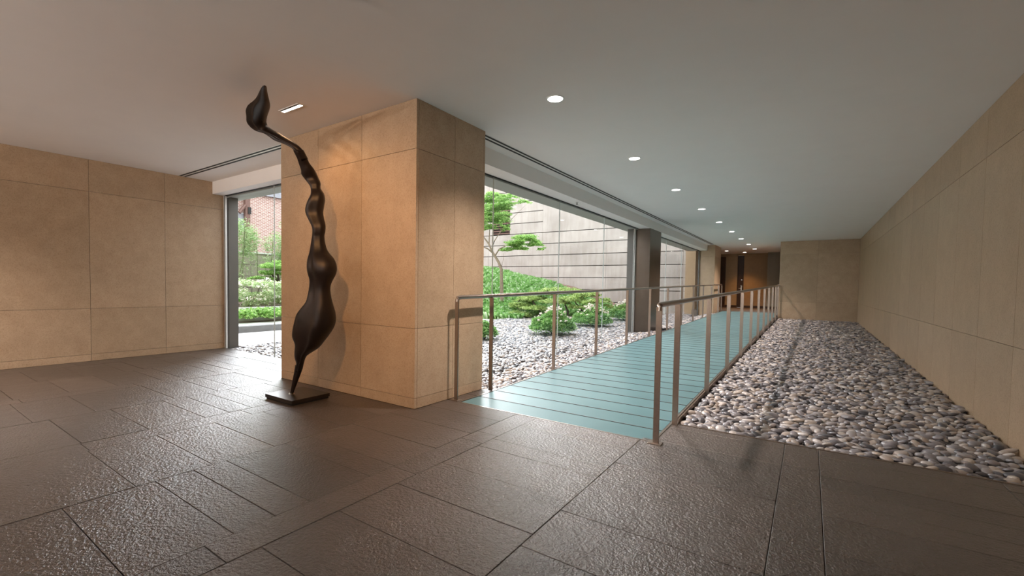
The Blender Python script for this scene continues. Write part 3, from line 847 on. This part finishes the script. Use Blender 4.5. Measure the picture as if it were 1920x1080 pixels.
gbed = MB().box(-8.66, -2.87, 4.08, 21, -0.3, -0.10).box(-8.66, -5.26, 3.8, 4.08, -0.3, -0.10).add([(-3.6, 4.2, -0.2), (-2.87, 4.2, -0.2), (-2.87, 20, -0.2), (-3.6, 20, -0.2), (-3.6, 4.2, -0.098), (-2.87, 4.2, -0.098), (-2.87, 20, zbl(-3.0, 20) - 0.098), (-3.6, 20, zbl(-3.6, 20) - 0.098)], BF).obj('pebble_garden', 'bedshade', kind='structure')
tag(gbed, 'garden bed of grey river pebbles on both sides of the window glass')


def kg(a, b):
    if not (-8.63 < a < -2.885 and 3.825 < b < 20.9): return False
    if a > -5.29 and b < 4.10: return False
    if a > -3.72 and 11.42 < b < 12.55 and a > -4.02: return False
    if -4.03 < a < -3.0 and b > 19.15: return False
    if abs(a + 3.6) < 0.03: return False
    return True


p1 = pebble_points(-8.64, -2.87, 3.81, 9.0, 0.066, kg, 2, -0.03); s1, r1 = pebble_xf(len(p1), 0.066)
p2 = pebble_points(-8.64, -2.87, 9.0, 20.9, 0.075, kg, 1, -0.03); s2, r2 = pebble_xf(len(p2), 0.078)
pa = np.concatenate([p1, p2]); sa = np.concatenate([s1, s2]); ra = np.concatenate([r1, r2])
pa[:, 2] += np.array([zbl(a, b) for a, b in pa[:, :2]])
hz = np.array([max(0, hill(a, b) + 0.05) if b > 12.4 else 0 for a, b, _ in pa]); pa = pa[hz < 0.03]; sa = sa[hz < 0.03]; ra = ra[hz < 0.03]
pebble_cloud('pebbles', gbed, pa, sa, ra)

# ------------------------------------------------------------------ concrete garden wall
gw = MB().box(-22, -3.3, 21.06, 21.3, -0.3, 7.6).obj('wall_garden', 'black', kind='structure')
tag(gw, 'tall garden wall of pale concrete panels with dark horizontal joints')
ZJ = [-0.2, 0.447, 1.045, 1.637, 2.23, 2.815, 3.41, 4.0]
ZL = [4.57, 5.163, 5.735, 6.31, 6.96, 7.6]
XJ = [-22, -18.6, -15.1, -11.594, -8.1, -4.58, -3.3]
for a, b in zip(XJ, XJ[1:]):
    zz = ZJ + (ZL if b <= -11.5 else [7.6])
    thin = a >= -4.6
    for z0, z1 in zip(zz, zz[1:]):
        g = 0.006 if thin else 0.018
        if a == -15.1 and z0 >= 3.99 and z1 < 5.8:      # louvre opening
            MB().box(a + 0.004, -14.80, 20.97, 21.06, z0 + g, z1 - g).obj('panel', 'concrete', gw)
            MB().box(-13.66, b - 0.004, 20.97, 21.06, z0 + g, z1 - g).obj('panel', 'concrete', gw); continue
        MB().box(a + 0.004, b - 0.004, 20.97, 21.06, z0 + g, z1 - g).obj('panel', 'concrete', gw)
lv = empty('wall_louvre', (-14.2, 20.98, 4.0)); tag(lv, 'brown slatted louvre set in the concrete garden wall behind the maple', 'louvre')
for i in range(12):
    z = 4.04 + i * 0.14
    obj('slat', [(-14.80, 20.93, z), (-13.66, 20.93, z), (-13.66, 21.05, z + 0.07), (-14.80, 21.05, z + 0.07), (-14.80, 20.93, z + 0.03), (-13.66, 20.93, z + 0.03), (-13.66, 21.05, z + 0.10), (-14.80, 21.05, z + 0.10)], BF, 'brown', lv)

# ------------------------------------------------------------------ plants
def leaf_mesh(name, C, size, mat, parent, up=0.3, aspect=0.5, kind='stuff', bend=0.25, smin=0.6):
    C = np.asarray(C, float); n = len(C)
    d = nr.normal(0, 1, (n, 3)); d[:, 2] = d[:, 2] * 0.6 + up * 0.0; d /= np.linalg.norm(d, axis=1)[:, None]
    nrm = nr.normal(0, 0.55, (n, 3)); nrm[:, 2] += up * 3; nrm /= np.linalg.norm(nrm, axis=1)[:, None]
    sd = np.cross(nrm, d); sd /= np.linalg.norm(sd, axis=1)[:, None] + 1e-9
    L = (nr.uniform(smin, 1.2, n) * size)[:, None]
    v = np.empty((n, 4, 3)); v[:, 0] = C - d * L * 0.5; v[:, 1] = C + sd * L * aspect * 0.5 + nrm * L * bend * 0.2; v[:, 2] = C + d * L * 0.5 - nrm * L * bend * 0.4; v[:, 3] = C - sd * L * aspect * 0.5 + nrm * L * bend * 0.2
    me = bpy.data.meshes.new(name); me.vertices.add(n * 4); me.vertices.foreach_set('co', v.astype(np.float32).ravel())
    me.loops.add(n * 4); me.loops.foreach_set('vertex_index', np.arange(n * 4, dtype=np.int32))
    me.polygons.add(n); me.polygons.foreach_set('loop_start', np.arange(0, n * 4, 4, dtype=np.int32)); me.polygons.foreach_set('loop_total', np.full(n, 4, dtype=np.int32))
    me.update(calc_edges=True); me.materials.append(M[mat])
    o = bpy.data.objects.new(name, me); COL.objects.link(o)
    if parent is not None: o.parent = parent; o.location = -Vector(parent.location)
    if kind: o['kind'] = kind
    return o


def blob(c, r, n, shell=0.55, top=True):
    """points in the outer shell of an ellipsoid, mostly its upper side"""
    d = nr.normal(0, 1, (n, 3)); d /= np.linalg.norm(d, axis=1)[:, None]
    if top: d[:, 2] = np.where(d[:, 2] < -0.25, -d[:, 2], d[:, 2])
    rr = nr.uniform(shell, 1.0, n)[:, None]
    return np.asarray(c) + d * rr * np.asarray(r)


def pads(cs, n_each, rj=1.0):
    if n_each: return np.concatenate([blob(c[:3], (c[3], c[3], c[4]), c[5]) for c in cs])
    out = []
    for c in cs:
        k_ = max(4, int(c[5] / 55)); ctr = blob(c[:3], (c[3] * 0.86, c[3] * 0.86, c[4] * 0.85), k_, 0.25)
        for q in ctr:
            rr = min(c[3] * 0.34, 0.19) * nr.uniform(0.6, 1.25)
            out.append(blob(q, (rr, rr, rr * 0.42), int(c[5] / k_) + 1, 0.2))
    return np.concatenate(out)


# grass on the mound
n = 42000
gx = nr.uniform(-15.8, -5.6, n); gy = nr.uniform(13.35, 18.5, n)
keep = (gx < -8.3) | (gy > 13.5 + (gx + 8.6) * 1.2 + 0.9)
gx, gy = gx[keep], gy[keep]; gz = np.array([hill(a, b) for a, b in zip(gx, gy)])
n = len(gx); ang = nr.uniform(0, 6.283, n); hgt = nr.uniform(0.14, 0.34, n); lean = nr.uniform(0.05, 0.22, n); wd_ = 0.022
dx, dy = np.cos(ang), np.sin(ang)
V = np.empty((n, 5, 3))
V[:, 0] = np.stack([gx - dy * wd_, gy + dx * wd_, gz - 0.02], 1); V[:, 1] = np.stack([gx + dy * wd_, gy - dx * wd_, gz - 0.02], 1)
mxp = gx + dx * lean * 0.4; myp = gy + dy * lean * 0.4; mz = gz + hgt * 0.75
V[:, 2] = np.stack([mxp + dy * wd_, myp - dx * wd_, mz], 1); V[:, 3] = np.stack([gx + dx * lean, gy + dy * lean, gz + hgt * 0.85], 1); V[:, 4] = np.stack([mxp - dy * wd_, myp + dx * wd_, mz], 1)
me = bpy.data.meshes.new('grass'); me.vertices.add(n * 5); me.vertices.foreach_set('co', V.astype(np.float32).ravel())
me.loops.add(n * 5); me.loops.foreach_set('vertex_index', np.arange(n * 5, dtype=np.int32)); me.polygons.add(n)
me.polygons.foreach_set('loop_start', np.arange(0, n * 5, 5, dtype=np.int32)); me.polygons.foreach_set('loop_total', np.full(n, 5, dtype=np.int32)); me.update(calc_edges=True)
me.materials.append(M['lf_grass']); go_ = bpy.data.objects.new('grass', me); COL.objects.link(go_)
tag(go_, 'long strappy green grass covering the mound under the maple', 'grass', None, 'stuff')


def plant(name, loc, label, cat, group=None):
    t = empty(name, loc); tag(t, label, cat, group); return t


def branch(name, pts, rads, mat, parent): return MB().tube(pts, rads, 8).obj(name, mat, parent, True)


# Japanese maple on the mound
TY = 14.6
A = lambda x, y, dy=0: atY(x, y, TY + dy)
b0 = A(942, 521); b0.z = hill(b0.x, b0.y) - 0.05
tree = plant('maple_tree', tuple(b0), 'small maple with layered bright green leaves on the grassy mound', 'tree')
branch('trunk', [b0, A(940, 505), A(935, 492), A(928, 480), A(922, 470), A(917, 458), A(908, 446, 0.2), A(896, 430, 0.3)], [0.075, 0.06, 0.052, 0.047, 0.04, 0.034, 0.026, 0.015], 'bark', tree)
for pts, r0 in (([A(924, 474), A(914, 466, -.2), A(900, 461, -.4), A(885, 450, -.5)], 0.035), ([A(928, 480), A(936, 467), A(952, 459), A(968, 454), A(988, 452)], 0.03),
                ([A(922, 468), A(927, 452), A(936, 438), A(945, 415)], 0.028), ([A(917, 458), A(918, 430, .2), A(922, 405, .3)], 0.025), ([A(940, 500), A(944, 486, -.1), A(944, 474, -.1)], 0.016),
                ([A(936, 438), A(960, 410), A(985, 385)], 0.014)):
    branch('branch', pts, [r0 * (1 - 0.8 * i / (len(pts) - 1)) for i in range(len(pts))], 'bark', tree)
cs = []
for x, y, w, h, dy, n_ in ((915, 430, .5, .22, 0, 900), (930, 415, .65, .28, .2, 1500), (905, 405, .7, .3, -.2, 1300), (935, 392, .6, .26, 0, 1400), (915, 380, .5, .25, .3, 1000), (948, 430, .35, .2, 0, 500),
                           (890, 425, .7, .3, .3, 900), (925, 395, .8, .4, .1, 900), (918, 415, .7, .35, -.1, 800), (942, 378, .6, .2, .1, 500), (945, 405, .4, .22, -.3, 700), (962, 384, .5, .2, 0, 260), (985, 380, .45, .16, .2, 130), (955, 370, .5, .16, 0, 260), (930, 368, .5, .2, .2, 500),
                           (965, 460, .5, .2, 0, 900), (985, 452, .6, .22, -.2, 1300), (1003, 460, .38, .2, 0, 700), (950, 470, .4, .16, .2, 500), (975, 468, .5, .15, .3, 600), (1014, 468, .2, .12, 0, 200), (986, 446, .5, .12, .1, 500),
                           (870, 400, .8, .35, 0, 900), (880, 445, .6, .25, .2, 500)):
    c = A(x, y, dy); cs.append((c.x, c.y, c.z, w, h, n_))
cs = [c[:5] + (int(c[5] * 2.6),) for c in cs]
leaf_mesh('foliage', pads(cs, 0), 0.07, 'lf_maple', tree, up=0.12, aspect=0.42)

# spreading yew
SY = 14.2
c0 = atY(1050, 600, SY); c0.z = -0.04
yew = plant('spreading_yew', tuple(c0), 'wide low spreading evergreen shrub in front of the concrete wall', 'shrub')
for x in (975, 1010, 1048, 1090, 1062):
    b = atY(x, 598, SY); b.z = hill(b.x, b.y) - 0.05
    branch('stem', [b, atY(x + 3, 585, SY), atY(x - 5 + rnd.uniform(-8, 8), 566, SY), atY(x + rnd.uniform(-15, 15), 552, SY)], [0.045, 0.035, 0.025, 0.012], 'darkbark', yew)
cs = []
for x, y, w, h, dy, n_ in ((975, 575, .6, .16, 0, 1100), (968, 588, .45, .12, -.3, 700), (1000, 562, .6, .16, 0, 1200), (1005, 580, .5, .12, -.4, 900), (1030, 552, .7, .16, .2, 1500), (1040, 568, .6, .14, -.3, 1100),
                           (1065, 550, .75, .14, .2, 1500), (1075, 563, .65, .13, -.3, 1200), (1100, 555, .6, .14, .1, 1100), (1105, 568, .5, .12, -.3, 800), (1128, 566, .4, .12, 0, 500), (1140, 576, .25, .08, 0, 200),
                           (1055, 545, .9, .10, .6, 1200), (1015, 551, .6, .1, .5, 800), (985, 565, .5, .12, .5, 700), (1085, 577, .4, .09, -.4, 400), (985, 592, .4, .1, -.4, 500), (1135, 585, .2, .06, 0, 120)):
    c = atY(x, y, SY + dy); cs.append((c.x, c.y, c.z, w, h, n_))
cs = [c[:5] + (int(c[5] * 1.9),) for c in cs]
leaf_mesh('foliage', pads(cs, 0), 0.095, 'lf_yew', yew, up=0.1, aspect=0.30)


def flower_bush(x, y, Y, w, h, label, nf, flowers=True, mat='lf_bush'):
    c = atY(x, y, Y); c.z = -0.03
    t = plant('flowering_bush' if flowers else 'green_bush', tuple(c), label, 'bush', 'flowering bushes in the garden pebbles' if flowers else None)
    cs = [(c.x + w * .5 * math.cos(a) * q, c.y + w * .5 * math.sin(a) * q, h * (.22 + .06 * rnd.random()), w * .24, h * .30, int(nf / 9)) for a, q in [(i * 6.283 / 10, .66) for i in range(10)]]
    cs += [(c.x + .3 * w * math.cos(i * 1.26), c.y + .3 * w * math.sin(i * 1.26), h * .48, w * .22, h * .24, int(nf / 8)) for i in range(5)]
    cs += [(c.x + rnd.uniform(-.1, .1) * w, c.y + rnd.uniform(-.1, .1) * w, h * z, w * .26, h * .22, int(nf / 8)) for z in (.3, .5, .66, .76)]
    leaf_mesh('foliage', pads(cs, 1), 0.06, mat, t, up=0.2, aspect=0.6)
    for i in range(5):
        a = rnd.uniform(0, 6.28); branch('stem', [(c.x, c.y, -0.03), (c.x + .1 * w * math.cos(a), c.y + .1 * w * math.sin(a), h * .4), (c.x + .25 * w * math.cos(a), c.y + .25 * w * math.sin(a), h * .8)], [.012, .01, .005], 'darkbark', t)
    if flowers:
        P = []
        for i in range(46):
            a = rnd.uniform(0, 6.283); q = rnd.uniform(0, .46) * w; zc = h * (1.04 - 1.5 * (q / w) ** 1.6) + rnd.uniform(-.06, .06)
            cc = (c.x + q * math.cos(a), c.y + q * math.sin(a), zc)
            P.append(blob(cc, (.035, .035, .03), 11, .2))
        leaf_mesh('blossoms', np.concatenate(P), 0.05, 'flower', t, up=0.2, aspect=0.8)
    return t


flower_bush(1036, 628, 9.75, 1.05, .62, 'rounded bush with cream blossoms, closest to the window glass joint', 4200)
flower_bush(1109, 612, 12.5, 1.10, .60, 'bush with cream blossoms, middle one of three in the pebbles', 3800)
flower_bush(1170, 600, 15.3, 1.0, .66, 'blossoming bush partly behind the dark metal column', 3000)
flower_bush(908, 652, 7.9, .55, .42, 'small leafy green bush in the pebbles close to the pillar edge', 1800, False)

# --------------------------------------------------- plants seen through the left window
def lx(x, y, X): return atX(x, y, X)


t = plant('groundcover_bed', (-12.1, 6.0, 0.09), 'low bright green groundcover behind the pale kerb', 'groundcover')
P = [blob((rnd.uniform(-12.5, -11.75), rnd.uniform(4.2, 9.5), 0.27), (.22, .22, .22), 130, .3) for _ in range(95)]
leaf_mesh('foliage', np.concatenate(P), 0.08, 'lf_maple', t, up=.4, aspect=.6)
for i, (y_, h_, w_, lab) in enumerate(((5.4, 1.15, 1.3, 'tall pale flowering shrub next to the dark window jamb'), (6.7, .80, 1.1, 'pale blossoming shrub on the terrace behind the groundcover'), (8.0, .72, 1.2, 'pale shrub on the terrace, next to the square pillar edge'))):
    t = plant('pale_shrub', (-13.4, y_, .45), lab, 'shrub', 'pale shrubs on the terrace')
    P = [blob((-13.4 + rnd.uniform(-.35, .35), y_ + rnd.uniform(-.5, .5) * w_, .45 + rnd.uniform(.0, .85) * h_), (.26, .26, .17), 210, .3) for _ in range(20)]
    leaf_mesh('foliage', np.concatenate(P), 0.07, 'lf_pale', t, up=.3, aspect=.6)
    leaf_mesh('blossoms', np.concatenate([blob((-13.3 + rnd.uniform(-.35, .4), y_ + rnd.uniform(-.5, .5) * w_, .5 + rnd.uniform(.1, .95) * h_), (.14, .14, .10), 14, .2) for _ in range(30)]), .06, 'flower', t, up=.3, aspect=.8)
    for s in range(3): branch('stem', [(-13.4, y_, .44), (-13.4 + rnd.uniform(-.3, .3), y_ + rnd.uniform(-.4, .4), .45 + h_ * .7)], [.015, .006], 'darkbark', t)
t = plant('green_hedge', (-14.6, 8, .45), 'low green hedge at the foot of the khaki wall', 'hedge')
leaf_mesh('foliage', np.concatenate([blob((-14.6 + rnd.uniform(-.4, .4), rnd.uniform(5, 12), .6), (.35, .35, .25), 110, .3) for _ in range(70)]), .09, 'lf_bush', t, up=.35, aspect=.6)

m0 = lx(530, 541, -15.4); m0.z = 0.45
t = plant('weeping_maple', tuple(m0), 'dome shaped bright green maple with dark twisted branches', 'tree')
branch('trunk', [m0, lx(528, 532, -15.4), lx(522, 527, -15.4), lx(516, 521, -15.4), lx(508, 514, -15.4)], [.08, .06, .05, .04, .02], 'darkbark', t)
branch('branch', [lx(528, 532, -15.4), lx(538, 522, -15.5), lx(548, 515, -15.6)], [.05, .035, .02], 'darkbark', t)
branch('branch', [lx(522, 527, -15.4), lx(521, 515, -15.2), lx(516, 505, -15.1)], [.035, .03, .015], 'darkbark', t)
cs = []
for x, y, w, h, n_ in ((482, 523, .3, .12, 700), (495, 513, .4, .15, 1000), (510, 503, .5, .17, 1300), (525, 497, .5, .17, 1300), (500, 524, .35, .1, 600), (515, 515, .5, .12, 900), (540, 500, .6, .2, 1200), (555, 512, .6, .2, 1000), (530, 508, .6, .14, 900)):
    c = lx(x, y, -15.3 + rnd.uniform(-.3, .3)); cs.append((c.x, c.y, c.z, w, h, n_))
leaf_mesh('foliage', pads(cs, 0), .08, 'lf_maple', t, up=.4, aspect=.4)

labs = ['bamboo clump nearest the dark window jamb', 'bamboo clump second from the dark window jamb', 'bamboo clump directly behind the glass joint of the window', 'bamboo clump closest to the square pillar edge']
for i, yy in enumerate((7.2, 8.3, 9.4, 10.5)):
    t = plant('bamboo_clump', (-17.0, yy, .44), labs[i], 'bamboo', 'bamboo clumps screening the brick building')
    P = []
    for s in range(5):
        bx, by = -17 + rnd.uniform(-.3, .3), yy + rnd.uniform(-.5, .5); tx, ty = bx + rnd.uniform(-.2, .3), by + rnd.uniform(-.1, .6); tz = rnd.uniform(2.7, 3.5)
        branch('cane', [(bx, by, .44), ((bx + tx) / 2, (by + ty) / 2, 1.7), (tx, ty, tz)], [.022, .018, .008], 'cane', t)
        for q in range(9):
            f = .35 + .65 * q / 8; P.append(blob((bx + (tx - bx) * f + rnd.uniform(-.25, .25), by + (ty - by) * f + rnd.uniform(-.3, .3), .44 + (tz - .44) * f), (.3, .3, .2), int(24 + 115 * (f > .62)), .15, False))
    leaf_mesh('foliage', np.concatenate(P), .10, 'lf_bamboo', t, up=.15, aspect=.22)

kw = MB().box(-18.35, -18.1, 4, 19, 0, 2.30).obj('wall_boundary', 'grout', kind='structure'); tag(kw, 'khaki block boundary wall behind the bamboo')
for r_i in range(5):
    for c_i in range(17):
        MB().box(-18.1, -18.07, 4.9 + c_i * .6 + .008, 5.5 + c_i * .6 - .008, .05 + r_i * .45 + .008, .5 + r_i * .45 - .008).obj('block', 'khaki', kw)
MB().box(-18.4, -18.03, 4, 19, 2.30, 2.36).obj('coping', 'white_metal', kw)

bb = empty('brick_building', (-25.5, 14, 0)); tag(bb, 'red brick building with brown corner post beyond the bamboo', 'building')
zt = lx(500, 372, -25).z
yc = lx(463, 400, -25).y
MB().box(-33, -25, yc, 26, -.3, zt + .1).obj('wall', 'brick', bb)
MB().box(-33, -25.3, yc - 8, yc, -.3, zt - .1).obj('side_wall', 'brick', bb)
MB().box(-33.2, -24.8, yc - 8.2, 26.2, zt + .1, zt + .35).box(-31, -27, yc + 2, 20, zt + .35, zt + 1.1).obj('roof', 'roof', bb)
MB().box(-25.1, -24.9, yc - .12, yc + .12, 0, zt + .05).obj('corner_post', 'brown', bb)
a_ = lx(448, 399, -25); b_ = lx(459, 385, -25)
MB().tube([(-24.95, a_.y, a_.z), (-24.95, b_.y, b_.z)], .09, 8).obj('sloping_gutter', 'brown', bb)
c_ = lx(451, 414, -25.2)
f_ = MB().box(-25.3, -25.18, c_.y - .35, c_.y + .30, c_.z - .5, c_.z + .45).obj('window_frame', 'white_metal', bb)
MB().box(-25.18, -25.16, c_.y - .29, c_.y + .24, c_.z - .44, c_.z + .39).obj('pane', 'roof', f_)
c_ = lx(467.5, 395, -24.9)
MB().box(-25.0, -24.85, c_.y - .08, c_.y + .08, c_.z - .18, c_.z + .18).obj('wall_lamp', 'black', bb)
